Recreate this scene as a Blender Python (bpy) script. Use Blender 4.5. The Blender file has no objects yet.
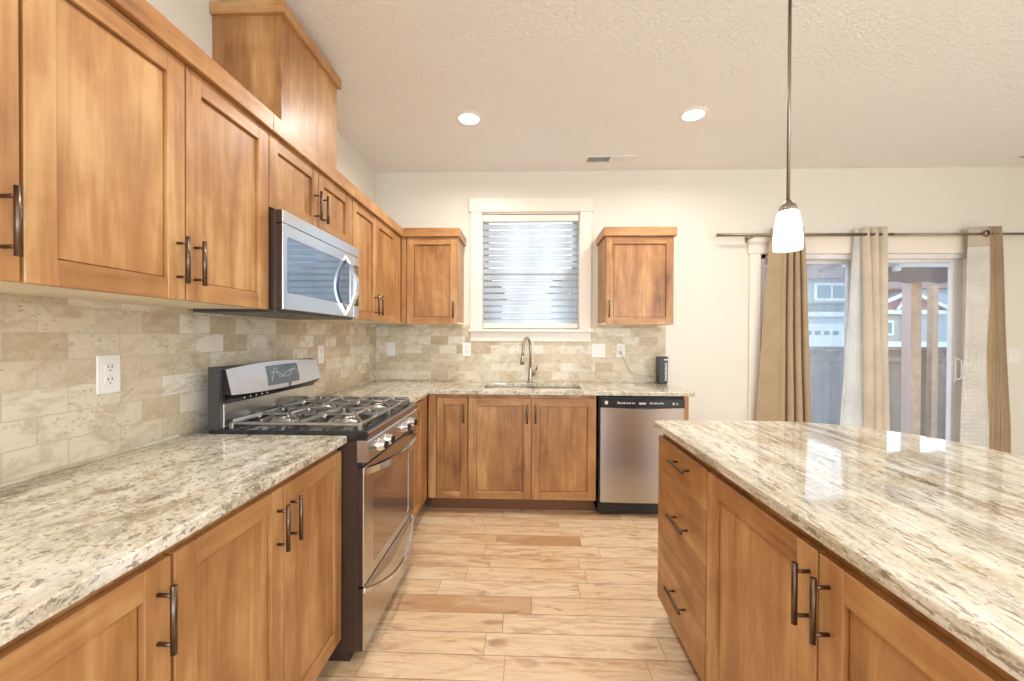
import bpy, bmesh, math, random
from mathutils import Vector, Matrix
random.seed(7)
S = bpy.context.scene
PI = math.pi

# ------------------------------------------------------------------ camera
FPX, YAW, PITCH, ROLL, CAMH = 407.12, 0.03375, -0.00789, 0.00426, 1.3029
def set_camera():
    cy, sy, cp, sp = math.cos(YAW), math.sin(YAW), math.cos(PITCH), math.sin(PITCH)
    fwd = Vector((-sy*cp, cy*cp, sp)); right = Vector((cy, sy, 0)); up = right.cross(fwd)
    r = right*math.cos(ROLL)+up*math.sin(ROLL); u = -right*math.sin(ROLL)+up*math.cos(ROLL)
    m = Matrix(((r.x, u.x, -fwd.x, 0), (r.y, u.y, -fwd.y, 0), (r.z, u.z, -fwd.z, CAMH), (0, 0, 0, 1)))
    cam = bpy.data.cameras.new('camera'); ob = bpy.data.objects.new('camera', cam)
    cam.sensor_fit = 'HORIZONTAL'; cam.sensor_width = 36; cam.lens = 36*FPX/1024
    cam.clip_start = .02; cam.clip_end = 300
    S.collection.objects.link(ob); ob.matrix_world = m; S.camera = ob
set_camera()

# ------------------------------------------------------------------ room measures (metres)
XW, YB, ZC = -1.342, 3.594, 2.762          # stove wall, sink wall, ceiling
XR, YR = 4.45, -3.6                        # far side wall, wall behind
CT = .914                                  # worktop height

# ------------------------------------------------------------------ world, exposure, lights
S.view_settings.view_transform = 'Standard'; S.view_settings.look = 'None'
S.view_settings.gamma = 1; S.view_settings.use_curve_mapping = False
S.view_settings.exposure = 0.12
S.cycles.use_denoising = True
S.cycles.max_bounces = 12; S.cycles.diffuse_bounces = 6; S.cycles.glossy_bounces = 6
S.cycles.transparent_max_bounces = 12; S.cycles.sample_clamp_indirect = 6
W = bpy.data.worlds.new('overcast sky'); S.world = W; W.use_nodes = True
def build_world():
    nt = W.node_tree; nt.nodes.clear()
    out = nt.nodes.new('ShaderNodeOutputWorld'); bg = nt.nodes.new('ShaderNodeBackground')
    tc = nt.nodes.new('ShaderNodeTexCoord'); sx = nt.nodes.new('ShaderNodeSeparateXYZ')
    rp = nt.nodes.new('ShaderNodeValToRGB'); e = rp.color_ramp.elements
    e[0].position = 0.0; e[0].color = (.55, .60, .66, 1)
    e[1].position = .6; e[1].color = (.53, .73, 1.0, 1)
    n = e.new(.05); n.color = (.74, .87, 1.0, 1)
    nt.links.new(tc.outputs['Generated'], sx.inputs[0]); nt.links.new(sx.outputs['Z'], rp.inputs[0])
    nt.links.new(rp.outputs[0], bg.inputs[0]); bg.inputs[1].default_value = 2.9
    nt.links.new(bg.outputs[0], out.inputs[0])
build_world()

def area(name, loc, rot, sx, sy, watts, col, shape='RECTANGLE', spread=PI):
    l = bpy.data.lights.new(name, 'AREA'); l.shape = shape; l.size = sx
    if shape in ('RECTANGLE', 'ELLIPSE'): l.size_y = sy
    l.energy = watts; l.color = col; l.spread = spread
    o = bpy.data.objects.new(name, l); o.location = loc; o.rotation_euler = rot
    S.collection.objects.link(o); return o
DAY = (.80, .90, 1.0)
# added fill lamp, unseen, set in the rear wall's opening behind the camera
area('rear_fill_light', (1.6, YR-.03, 1.45), (PI/2, 0, 0), 4.4, 2.0, 108, DAY)
# second added fill lamp, out of view in the side wall's opening
area('side_fill_light', (XR+.03, -1.4, 1.5), (0, PI/2, 0), 1.6, 2.2, 40, DAY)
# ------------------------------------------------------------------ node materials
def mat(name):
    m = bpy.data.materials.new(name); m.use_nodes = True; nt = m.node_tree; nt.nodes.clear()
    o = nt.nodes.new('ShaderNodeOutputMaterial'); b = nt.nodes.new('ShaderNodeBsdfPrincipled')
    nt.links.new(b.outputs[0], o.inputs[0]); return m, nt, b
class G:
    """small node graph writer"""
    def __init__(s, nt): s.nt = nt
    def n(s, t, **k):
        x = s.nt.nodes.new(t)
        for a, v in k.items(): setattr(x, a, v)
        return x
    def put(s, sock, v):
        if hasattr(v, 'is_output'): s.nt.links.new(v, sock)
        else: sock.default_value = v
    def math(s, op, a, b=0.0, clamp=False):
        x = s.n('ShaderNodeMath', operation=op); x.use_clamp = clamp
        s.put(x.inputs[0], a); s.put(x.inputs[1], b); return x.outputs[0]
    def coord(s, rand=True):
        tc = s.n('ShaderNodeTexCoord')
        if not rand: return tc.outputs['Object']
        oi = s.n('ShaderNodeObjectInfo'); v = s.n('ShaderNodeVectorMath', operation='MULTIPLY_ADD')
        c = s.n('ShaderNodeCombineXYZ')
        for i, f in enumerate((13.1, 7.7, 9.3)): s.put(c.inputs[i], s.math('MULTIPLY', oi.outputs['Random'], f))
        s.put(v.inputs[0], tc.outputs['Object']); v.inputs[1].default_value = (1, 1, 1); s.put(v.inputs[2], c.outputs[0])
        return v.outputs[0]
    def map(s, vec, scale=(1, 1, 1), rot=(0, 0, 0)):
        x = s.n('ShaderNodeMapping'); s.put(x.inputs['Vector'], vec)
        x.inputs['Scale'].default_value = scale; x.inputs['Rotation'].default_value = rot; return x.outputs[0]
    def noise(s, vec, scale=1, detail=3, rough=.5, dist=0):
        x = s.n('ShaderNodeTexNoise'); s.put(x.inputs['Vector'], vec); x.inputs['Scale'].default_value = scale
        x.inputs['Detail'].default_value = detail; x.inputs['Roughness'].default_value = rough
        x.inputs['Distortion'].default_value = dist; return x.outputs['Fac']
    def ramp(s, fac, stops, interp='LINEAR'):
        x = s.n('ShaderNodeValToRGB'); s.put(x.inputs[0], fac); r = x.color_ramp; r.interpolation = interp
        while len(r.elements) < len(stops): r.elements.new(.5)
        for e, (p, c) in zip(r.elements, stops):
            e.position = p; e.color = (*c, 1) if len(c) == 3 else c
        return x.outputs[0]
    def mix(s, f, a, b, t='MIX'):
        x = s.n('ShaderNodeMix', data_type='RGBA', blend_type=t)
        s.put(x.inputs[0], f)
        s.put(x.inputs[6], (*a, 1) if isinstance(a, tuple) and len(a) == 3 else a)
        s.put(x.inputs[7], (*b, 1) if isinstance(b, tuple) and len(b) == 3 else b); return x.outputs[2]
    def bump(s, b, h, strength=.2, dist=.01):
        x = s.n('ShaderNodeBump'); x.inputs['Strength'].default_value = strength; x.inputs['Distance'].default_value = dist
        s.put(x.inputs['Height'], h); s.put(b.inputs['Normal'], x.outputs[0])
def g3(v): return (v, v, v)

def plain(name, col, rough=.5, metal=0, coat=0, var=.06, vscale=6, trans=0):
    m, nt, b = mat(name); g = G(nt)
    f = g.noise(g.coord(), vscale, 4)
    c = g.ramp(f, [(.3, tuple(x*(1-var) for x in col)), (.7, tuple(min(1, x*(1+var)) for x in col))])
    g.put(b.inputs['Base Color'], c); b.inputs['Roughness'].default_value = rough
    b.inputs['Metallic'].default_value = metal; b.inputs['Coat Weight'].default_value = coat
    return m

def wood(name, axis):
    m, nt, b = mat(name); g = G(nt); v = g.coord()
    a = {'z': ((17, 17, 1.6), (5, 5, 1.0), (80, 80, 5)), 'h': ((1.6, 1.6, 17), (1.0, 1.0, 5), (5, 5, 80)),
         'x': ((1.3, 26, 26), (.7, 5, 5), (4, 90, 90))}[axis]
    n1 = g.noise(g.map(v, a[0]), 1, 4, .55, 1.6)
    n2 = g.noise(g.map(v, a[1]), 1, 3, .5, 1.2)
    n3 = g.noise(g.map(v, a[2]), 1, 2, .5, .2)
    if axis == 'z':      # glued-up boards of slightly different tone
        sx = g.n('ShaderNodeSeparateXYZ'); g.put(sx.inputs[0], v)
        wn = g.n('ShaderNodeTexWhiteNoise', noise_dimensions='1D'); g.put(wn.inputs['W'], g.math('FLOOR', g.math('DIVIDE', g.math('ADD', sx.outputs[0], sx.outputs[1]), .097)))
        n2 = g.math('ADD', n2, g.math('MULTIPLY', g.math('SUBTRACT', wn.outputs['Value'], .5), .16))
    cl = g.noise(g.map(v, (7, 7, 5)), 1, 4, .6, .6)
    f = g.math('ADD', g.math('MULTIPLY', n1, .24), g.math('ADD', g.math('MULTIPLY', n2, .46), g.math('ADD', g.math('MULTIPLY', n3, .14), g.math('MULTIPLY', cl, .28))))
    c = g.ramp(f, [(.37, (.18, .066, .020)), (.47, (.315, .136, .042)), (.57, (.42, .204, .070)), (.68, (.56, .325, .132))])
    kn = g.noise(g.map(v, (9, 9, 5)), 1, 1, .4, .4)
    k = g.ramp(kn, [(.73, g3(0)), (.80, g3(1))])
    c = g.mix(g.math('MULTIPLY', k, .30), c, (.25, .10, .03))
    g.put(b.inputs['Base Color'], c); b.inputs['Roughness'].default_value = .44
    b.inputs['Specular IOR Level'].default_value = .5; b.inputs['Coat Weight'].default_value = .25; b.inputs['Coat Roughness'].default_value = .30
    g.bump(b, n1, .04, .004); return m

def granite(name, rot, stretch, vein, warm=.4, fleck=(.15, .105, .065)):
    m, nt, b = mat(name); g = G(nt); v = g.coord(False)
    vs = g.map(v, (1, stretch, 1), (0, 0, rot))          # streak direction along local y
    n0 = g.noise(vs, 5.0, 4, .6, .6)
    nb = g.noise(vs, 26, 8, .72, .4)
    f = g.math('ADD', g.math('MULTIPLY', n0, .45), g.math('MULTIPLY', nb, .55))
    c = g.ramp(f, [(.36, (.13, .105, .075)), (.42, (.30, .245, .165)), (.46, (.50, .44, .33)), (.51, (.68, .635, .52)), (.60, (.79, .765, .69))])
    n1 = g.noise(vs, 9, 8, .7, .5)
    c = g.mix(g.math('MULTIPLY', g.ramp(n1, [(.50, g3(0)), (.62, g3(1))]), vein), c, (.34, .305, .25))
    ny = g.noise(v, 7, 4, .6, .3)
    c = g.mix(g.ramp(ny, [(.50, g3(0)), (.68, g3(warm))]), c, (.52, .43, .28))
    n2 = g.noise(vs, 85, 5, .65, .5)
    c = g.mix(g.math('MULTIPLY', g.ramp(n2, [(.55, g3(0)), (.60, g3(1))]), .72), c, fleck)
    n3 = g.noise(v, 120, 3, .6)
    c = g.mix(g.math('MULTIPLY', g.ramp(n3, [(.54, g3(0)), (.66, g3(1))]), .55), c, (.84, .82, .76))
    n4 = g.noise(v, 75, 3, .6)
    c = g.mix(g.math('MULTIPLY', g.ramp(n4, [(.60, g3(0)), (.68, g3(1))]), .6), c, (.30, .29, .27))
    g.put(b.inputs['Base Color'], c); b.inputs['Roughness'].default_value = .035
    b.inputs['Specular IOR Level'].default_value = .6; return m

def tile(name, along):
    m, nt, b = mat(name); g = G(nt); v = g.coord(False)
    sx = g.n('ShaderNodeSeparateXYZ'); g.put(sx.inputs[0], v)
    cv = g.n('ShaderNodeCombineXYZ'); g.put(cv.inputs[0], sx.outputs[along]); g.put(cv.inputs[1], sx.outputs[2])
    vec = cv.outputs[0]
    wob = g.n('ShaderNodeVectorMath', operation='MULTIPLY_ADD'); nz = g.n('ShaderNodeTexNoise'); g.put(nz.inputs['Vector'], vec); nz.inputs['Scale'].default_value = 25
    g.put(wob.inputs[0], nz.outputs['Color']); wob.inputs[1].default_value = (.003, .003, 0); g.put(wob.inputs[2], vec)
    br = g.n('ShaderNodeTexBrick', offset=.5, offset_frequency=2, squash=1)
    g.put(br.inputs['Vector'], wob.outputs[0]); br.inputs['Scale'].default_value = 1
    br.inputs['Color1'].default_value = (0, 0, 0, 1); br.inputs['Color2'].default_value = (1, 1, 1, 1); br.inputs['Mortar'].default_value = (.5, .5, .5, 1)
    br.inputs['Mortar Size'].default_value = .0018; br.inputs['Mortar Smooth'].default_value = .3
    br.inputs['Brick Width'].default_value = .1525; br.inputs['Row Height'].default_value = .0772; br.inputs['Bias'].default_value = 0
    tint = g.ramp(br.outputs['Color'], [(0, (.80, .74, .62)), (.30, (.72, .64, .49)), (.60, (.64, .53, .37)), (.82, (.52, .40, .25)), (1, (.78, .71, .58))])
    n1 = g.noise(g.map(vec, (9, 14, 9)), 1, 6, .65, .8)
    c = g.mix(g.ramp(n1, [(.48, g3(0)), (.70, g3(.75))]), tint, (.42, .32, .19))
    n2 = g.noise(vec, 26, 3, .6)
    c = g.mix(g.ramp(n2, [(.5, g3(0)), (.75, g3(.4))]), c, (.78, .72, .60))
    pits = g.math('MULTIPLY', g.ramp(g.noise(g.map(vec, (50, 85, 50)), 1, 4, .7), [(.57, g3(0)), (.63, g3(1))]), g.ramp(g.noise(vec, 6, 2), [(.42, g3(.1)), (.58, g3(1))]))
    c = g.mix(g.math('MULTIPLY', pits, .6), c, (.27, .20, .11))
    c = g.mix(br.outputs['Fac'], c, (.57, .49, .36))
    g.put(b.inputs['Base Color'], c); b.inputs['Roughness'].default_value = .45
    h = g.math('SUBTRACT', 1.0, g.math('ADD', br.outputs['Fac'], g.math('MULTIPLY', pits, .35)))
    g.bump(b, h, .5, .003); return m

def planks(name):
    m, nt, b = mat(name); g = G(nt); v = g.coord(False)
    sx = g.n('ShaderNodeSeparateXYZ'); g.put(sx.inputs[0], v); X, Y = sx.outputs[0], sx.outputs[1]
    r = g.math('DIVIDE', g.math('ADD', Y, 10.03), .127); row = g.math('FLOOR', r); fr = g.math('FRACT', r)
    w1 = g.n('ShaderNodeTexWhiteNoise', noise_dimensions='1D'); g.put(w1.inputs['W'], row)
    L = g.math('ADD', .50, g.math('MULTIPLY', w1.outputs['Value'], .45))
    cx = g.math('DIVIDE', g.math('ADD', g.math('ADD', X, 20), g.math('MULTIPLY', w1.outputs['Value'], 7.3)), L)
    col = g.math('FLOOR', cx); fc = g.math('FRACT', cx)
    w2 = g.n('ShaderNodeTexWhiteNoise', noise_dimensions='2D'); cc = g.n('ShaderNodeCombineXYZ'); g.put(cc.inputs[0], row); g.put(cc.inputs[1], col)
    g.put(w2.inputs['Vector'], cc.outputs[0])
    tint = g.ramp(w2.outputs['Value'], [(0, (.50, .285, .145)), (.10, (.63, .41, .23)), (.3, (.72, .51, .305)), (.7, (.76, .57, .365)), (1, (.80, .64, .44))])
    off = g.n('ShaderNodeVectorMath', operation='MULTIPLY_ADD'); g.put(off.inputs[0], w2.outputs['Color']); off.inputs[1].default_value = (9, 9, 0); g.put(off.inputs[2], v)
    n1 = g.noise(g.map(off.outputs[0], (3.2, 20, 1)), 1, 6, .66, 1.8)
    c = g.mix(g.ramp(n1, [(.44, g3(0)), (.66, g3(.85))]), tint, (.46, .265, .15))
    n2 = g.noise(g.map(off.outputs[0], (2, 9, 1)), 1, 3, .5, .6)
    c = g.mix(g.ramp(n2, [(.42, g3(0)), (.66, g3(.75))]), c, (.78, .63, .43))
    n3 = g.noise(g.map(off.outputs[0], (5, 11, 1)), 1, 2, .5, 1.0)
    c = g.mix(g.ramp(n3, [(.60, g3(0)), (.74, g3(.6))]), c, (.30, .13, .065))
    e1 = g.math('MINIMUM', fr, g.math('SUBTRACT', 1.0, fr)); e2 = g.math('MULTIPLY', g.math('MINIMUM', fc, g.math('SUBTRACT', 1.0, fc)), 8)
    gap = g.ramp(g.math('MINIMUM', e1, e2), [(.006, g3(1)), (.026, g3(0))])
    c = g.mix(g.math('MULTIPLY', gap, .65), c, (.17, .08, .035))
    g.put(b.inputs['Base Color'], c); b.inputs['Roughness'].default_value = .27
    g.bump(b, g.math('SUBTRACT', g.math('MULTIPLY', n1, .15), gap), .25, .002); return m

def painted(name, col, kind):
    m, nt, b = mat(name); g = G(nt); v = g.coord(False)
    g.put(b.inputs['Base Color'], g.ramp(g.noise(v, 1.5, 2), [(.3, tuple(x*.985 for x in col)), (.7, col)]))
    b.inputs['Roughness'].default_value = .85 if kind != 'trim' else .4
    if kind == 'ceiling':
        a = g.ramp(g.noise(v, 58, 3, .55, .4), [(.46, g3(0)), (.60, g3(1))])
        g.bump(b, a, .6, .005)
    elif kind == 'wall': g.bump(b, g.noise(v, 120, 2), .10, .002)
    return m

def steel(name, col=(.60, .59, .57), rough=.27, axis=(1, 1, 60), aniso=0):
    m, nt, b = mat(name); g = G(nt); v = g.coord()
    n = g.noise(g.map(v, tuple(a*9 for a in axis)), 1, 3)
    g.put(b.inputs['Base Color'], g.ramp(n, [(.3, tuple(x*.985 for x in col)), (.7, tuple(min(1, x*1.015) for x in col))]))
    b.inputs['Metallic'].default_value = 1; b.inputs['Anisotropic'].default_value = aniso
    g.put(b.inputs['Roughness'], g.math('ADD', rough-.01, g.math('MULTIPLY', n, .02))); return m

def fabric(name, col, trans=.25, weave=260):
    m, nt, b = mat(name); g = G(nt); v = g.coord()
    n = g.noise(g.map(v, (weave, weave, weave*.3)), 1, 2)
    n2 = g.noise(v, 5, 3)
    c = g.ramp(g.math('ADD', g.math('MULTIPLY', n, .6), g.math('MULTIPLY', n2, .4)), [(.32, tuple(x*.80 for x in col)), (.68, tuple(min(1, x*1.1) for x in col))])
    g.put(b.inputs['Base Color'], c); b.inputs['Roughness'].default_value = .9; g.bump(b, n, .25, .002)
    b.inputs['Sheen Weight'].default_value = .2
    tr = g.n('ShaderNodeBsdfTranslucent'); g.put(tr.inputs[0], c)
    mx = g.n('ShaderNodeMixShader'); mx.inputs[0].default_value = trans
    nt.links.new(b.outputs[0], mx.inputs[1]); nt.links.new(tr.outputs[0], mx.inputs[2])
    nt.links.new(mx.outputs[0], [x for x in nt.nodes if x.type == 'OUTPUT_MATERIAL'][0].inputs[0]); return m

def quilted(name, col):
    m = fabric(name, col, .3); nt = m.node_tree; g = G(nt); b = [x for x in nt.nodes if x.type == 'BSDF_PRINCIPLED'][0]
    v = g.coord(False); sx = g.n('ShaderNodeSeparateXYZ'); g.put(sx.inputs[0], v)
    p = g.math('SINE', g.math('MULTIPLY', g.math('ADD', sx.outputs[0], sx.outputs[2]), 95))
    q = g.math('SINE', g.math('MULTIPLY', g.math('SUBTRACT', sx.outputs[0], sx.outputs[2]), 95))
    g.bump(b, g.math('MULTIPLY', p, q), .8, .006); return m

def glass(name, refl=.09, tint=(1, 1, 1)):
    m = bpy.data.materials.new(name); m.use_nodes = True; nt = m.node_tree; nt.nodes.clear(); g = G(nt)
    o = g.n('ShaderNodeOutputMaterial'); t = g.n('ShaderNodeBsdfTransparent'); t.inputs[0].default_value = (*tint, 1)
    gl = g.n('ShaderNodeBsdfGlossy'); gl.inputs['Roughness'].default_value = .01
    lw = g.n('ShaderNodeLayerWeight'); lw.inputs[0].default_value = .35
    mx = g.n('ShaderNodeMixShader'); g.put(mx.inputs[0], g.math('ADD', refl*.5, g.math('MULTIPLY', lw.outputs['Fresnel'], refl*2), True))
    nt.links.new(t.outputs[0], mx.inputs[1]); nt.links.new(gl.outputs[0], mx.inputs[2]); nt.links.new(mx.outputs[0], o.inputs[0]); return m

def screen_mesh(name, col, dens):
    m = bpy.data.materials.new(name); m.use_nodes = True; nt = m.node_tree; nt.nodes.clear(); g = G(nt)
    o = g.n('ShaderNodeOutputMaterial'); t = g.n('ShaderNodeBsdfTransparent'); d = g.n('ShaderNodeBsdfDiffuse'); d.inputs[0].default_value = (*col, 1)
    tr = g.n('ShaderNodeBsdfTranslucent'); tr.inputs[0].default_value = (*col, 1)
    a = g.n('ShaderNodeMixShader'); a.inputs[0].default_value = .5
    mx = g.n('ShaderNodeMixShader'); mx.inputs[0].default_value = dens
    n = g.noise(g.map(g.coord(False), (40, 40, 1.2)), 1, 2)
    g.put(mx.inputs[0], g.math('ADD', dens-.08, g.math('MULTIPLY', n, .16)))
    nt.links.new(d.outputs[0], a.inputs[1]); nt.links.new(tr.outputs[0], a.inputs[2])
    nt.links.new(t.outputs[0], mx.inputs[1]); nt.links.new(a.outputs[0], mx.inputs[2]); nt.links.new(mx.outputs[0], o.inputs[0]); return m

def glow(name, col, strength):
    m, nt, b = mat(name); b.inputs['Base Color'].default_value = (.9, .9, .88, 1)
    b.inputs['Emission Color'].default_value = (*col, 1); b.inputs['Emission Strength'].default_value = strength; return m

M = dict(
    wz=wood('maple upright grain', 'z'), wh=wood('maple level grain', 'h'),
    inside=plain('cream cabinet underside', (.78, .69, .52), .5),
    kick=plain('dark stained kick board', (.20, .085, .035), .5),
    bronze=steel('oil rubbed bronze', (.16, .115, .085), .33),
    gran=granite('speckled cream granite', .5, .62, .30), gran2=granite('veined cream granite', -.40, .20, .62, .75, (.20, .135, .075)),
    gran3=granite('veined cream granite by the sink', 1.50, .22, .50, .65, (.20, .14, .08)),
    tileL=tile('travertine brick tile', 1), tileB=tile('travertine brick tile by the sink', 0),
    floor=planks('natural maple planks'),
    wall=painted('cream wall paint', (.76, .718, .625), 'wall'), ceil=painted('knockdown ceiling paint', (.89, .88, .865), 'ceiling'),
    trim=painted('warm white trim paint', (.84, .77, .67), 'trim'),
    steel=steel('brushed stainless'), steelv=steel('brushed stainless upright', (.50, .465, .44), .28, (60, 60, 1), .8), shiny=steel('polished steel', (.72, .71, .70), .12), nickel=steel('brushed nickel', (.42, .375, .31), .30),
    mwsteel=steel('bright stainless', (.66, .68, .72), .22),
    dark=plain('dark brown enamel', (.045, .026, .020), .25), black=plain('black plastic', (.015, .015, .017), .28), charcoal=plain('charcoal plastic', (.06, .058, .056), .35),
    iron=steel('worn cast iron', (.46, .45, .44), .34), enamel=plain('black enamel', (.02, .02, .022), .12), cap=plain('pale burner metal', (.62, .56, .50), .4, .6),
    ovenglass=plain('bronze oven glass', (.40, .30, .22), .09, .75), mwglass=plain('blue grey microwave glass', (.24, .30, .38), .05, .75),
    lcd=plain('grey display glass', (.12, .15, .17), .10), white=plain('white plastic', (.82, .80, .76), .35), slot=plain('outlet slots', (.10, .09, .08), .5),
    slat=fabric('daylight tinted blind slat', (.78, .86, .93), .30, 4), vinyl=plain('white vinyl frame', (.80, .77, .74), .35),  # blue of the daylight is put into the white slats' colour
    glass=glass('clear window glass'), screen=screen_mesh('grey insect screen', (.50, .56, .58), .26),
    tan=fabric('tan curtain cloth', (.46, .335, .205), .10), cream=fabric('cream curtain cloth', (.90, .82, .69), .45), linen=fabric('pale linen header', (.60, .51, .40), .15), lining=quilted('white quilted lining', (.90, .87, .80)), sheer=fabric('white curtain lining', (.90, .89, .86), .5),
    rod=steel('pewter rod', (.30, .26, .22), .35), can=glow('lit lamp lens', (1, .95, .86), 9), shade=glow('lit opal glass', (1, .97, .90), 1.6),
    cord=plain('beige cord', (.62, .54, .40), .5),
    siding=plain('grey lap siding', (.34, .37, .38), .8), siding2=plain('pale shingle siding', (.46, .50, .52), .8), brick=plain('pale house panel', (.52, .53, .52), .8),
    xwhite=plain('white outdoor trim', (.74, .75, .74), .6), red=plain('dull red gable', (.36, .20, .20), .8), roofm=plain('pinkish brown roof', (.36, .235, .20), .8), roofd=plain('dark roof seam', (.10, .07, .06), .8),
    xglass=plain('dull outdoor pane', (.20, .26, .28), .15), fence=plain('brown fence boards', (.27, .20, .165), .85, 0, 0, .25, 3), post=plain('raw lumber', (.50, .32, .20), .8, 0, 0, .18, 9), litpost=plain('pink lit lumber', (.60, .42, .36), .7),  # last one: the post's lit side as a colour of its own
    awning=plain('grey brown awning cloth', (.20, .155, .155), .9), ground=plain('concrete patio', (.42, .41, .39), .9),
)

# ------------------------------------------------------------------ mesh builder
class MB:
    def __init__(s): s.bm = bmesh.new()
    def _take(s, t, m, smooth=False):
        for f in t.faces: f.material_index = m; f.smooth = smooth
        me = bpy.data.meshes.new('t'); t.to_mesh(me); t.free(); s.bm.from_mesh(me); bpy.data.meshes.remove(me)
    def box(s, x0, x1, y0, y1, z0, z1, bev=0, m=0, seg=1):
        x0, x1 = sorted((x0, x1)); y0, y1 = sorted((y0, y1)); z0, z1 = sorted((z0, z1))
        t = bmesh.new(); bmesh.ops.create_cube(t, size=1)
        for v in t.verts: v.co = Vector(((x0+x1)/2+v.co.x*(x1-x0), (y0+y1)/2+v.co.y*(y1-y0), (z0+z1)/2+v.co.z*(z1-z0)))
        if bev: bmesh.ops.bevel(t, geom=t.edges[:], offset=min(bev, .45*min(x1-x0, y1-y0, z1-z0)), segments=seg, profile=.5, affect='EDGES')
        s._take(t, m); return s
    def tube(s, pts, r, m=0, seg=12, closed=False, caps=True, rs=None):
        pts = [Vector(p) for p in pts]; n = len(pts); t = bmesh.new(); rings = []; ref = None
        for i, p in enumerate(pts):
            a = pts[i-1] if (i or closed) else p; c = pts[(i+1) % n] if (i < n-1 or closed) else p
            d = (c-a).normalized()
            if ref is None: ref = d.orthogonal().normalized()
            ref = (ref-d*ref.dot(d)).normalized(); bi = d.cross(ref)
            rr = rs[i] if rs else r
            rings.append([t.verts.new(p+(ref*math.cos(2*PI*k/seg)+bi*math.sin(2*PI*k/seg))*rr) for k in range(seg)])
        for i in range(n if closed else n-1):
            A, B = rings[i], rings[(i+1) % n]
            for k in range(seg): t.faces.new((A[k], A[(k+1) % seg], B[(k+1) % seg], B[k]))
        if caps and not closed: t.faces.new(rings[0][::-1]); t.faces.new(rings[-1])
        bmesh.ops.recalc_face_normals(t, faces=t.faces[:])
        for f in t.faces: f.smooth = len(f.verts) == 4
        for f in t.faces: f.material_index = m
        me = bpy.data.meshes.new('t'); t.to_mesh(me); t.free(); s.bm.from_mesh(me); bpy.data.meshes.remove(me); return s
    def bar(s, pts, w, h, m=0, up=(0, 0, 1)):
        """rectangular bar along a path; w across, h along up"""
        pts = [Vector(p) for p in pts]; n = len(pts); t = bmesh.new(); rings = []; U = Vector(up)
        for i, p in enumerate(pts):
            d = (pts[min(i+1, n-1)]-pts[max(i-1, 0)]).normalized(); sd = d.cross(U).normalized(); uu = sd.cross(d)
            rings.append([t.verts.new(p+sd*a*w/2+uu*b*h/2) for a, b in ((-1, -1), (1, -1), (1, 1), (-1, 1))])
        for A, B in zip(rings, rings[1:]):
            for k in range(4): t.faces.new((A[k], A[(k+1) % 4], B[(k+1) % 4], B[k]))
        t.faces.new(rings[0][::-1]); t.faces.new(rings[-1]); bmesh.ops.recalc_face_normals(t, faces=t.faces[:])
        s._take(t, m); return s
    def lathe(s, prof, c, axis='z', seg=32, m=0, smooth=True):
        """prof: (radius, along) pairs"""
        t = bmesh.new(); rings = []; c = Vector(c)
        def P(r, a, k):
            x, y = r*math.cos(2*PI*k/seg), r*math.sin(2*PI*k/seg)
            return c+Vector({'z': (x, y, a), 'x': (a, x, y), 'y': (x, a, y)}[axis])
        for r, a in prof: rings.append([t.verts.new(P(max(r, 1e-5), a, k)) for k in range(seg)])
        for A, B in zip(rings, rings[1:]):
            for k in range(seg): t.faces.new((A[k], A[(k+1) % seg], B[(k+1) % seg], B[k]))
        bmesh.ops.remove_doubles(t, verts=t.verts[:], dist=2e-5)
        bmesh.ops.recalc_face_normals(t, faces=t.faces[:]); s._take(t, m, smooth); return s
    def prism(s, outer, lo, hi, axis='z', holes=(), bev=0, m=0):
        """outline (2D) extruded along axis; holes are 2D loops"""
        t = bmesh.new()
        def P(a, b, h): return Vector({'z': (a, b, h), 'x': (h, a, b), 'y': (a, h, b)}[axis])
        loops = [list(outer)]+[list(h) for h in holes]
        lv = []
        for h in (lo, hi):
            es = []; vs = []
            for lp in loops:
                ring = [t.verts.new(P(a, b, h)) for a, b in lp]; vs.append(ring)
                es += [t.edges.new((ring[i], ring[(i+1) % len(ring)])) for i in range(len(ring))]
            bmesh.ops.triangle_fill(t, use_beauty=True, edges=es); lv.append(vs)
        for A, B in zip(*lv):
            for i in range(len(A)): t.faces.new((A[i], A[(i+1) % len(A)], B[(i+1) % len(A)], B[i]))
        bmesh.ops.recalc_face_normals(t, faces=t.faces[:])
        if bev:
            es = [e for e in t.edges if len(e.link_faces) == 2 and e.calc_face_angle(0) > 1.2 and abs((P(0, 0, 1)).dot((e.verts[0].co-e.verts[1].co))) < 1e-6]
            bmesh.ops.bevel(t, geom=es, offset=bev, segments=2, profile=.5, affect='EDGES')
        s._take(t, m); return s
    def grid(s, fn, nu, nv, m=0, smooth=True):
        t = bmesh.new(); V = [[t.verts.new(fn(i/nu, j/nv)) for j in range(nv+1)] for i in range(nu+1)]
        for i in range(nu):
            for j in range(nv): t.faces.new((V[i][j], V[i+1][j], V[i+1][j+1], V[i][j+1]))
        s._take(t, m, smooth); return s
    def build(s, name, mats, parent=None, **props):
        me = bpy.data.meshes.new(name); s.bm.to_mesh(me); s.bm.free()
        for x in (mats if isinstance(mats, (list, tuple)) else [mats]): me.materials.append(x)
        o = bpy.data.objects.new(name, me); S.collection.objects.link(o)
        if parent is not None:
            root = parent
            while root.parent: root = root.parent
            me.transform(Matrix.Translation(-root.location)); o.parent = parent
        else:
            lo = Vector([min(v.co[i] for v in me.vertices) for i in range(3)]); hi = Vector([max(v.co[i] for v in me.vertices) for i in range(3)])
            if props.get('kind') != 'structure':
                c = Vector(((lo.x+hi.x)/2, (lo.y+hi.y)/2, lo.z)); me.transform(Matrix.Translation(-c)); o.location = c
        for k, v in props.items(): o[k] = v
        return o
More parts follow.
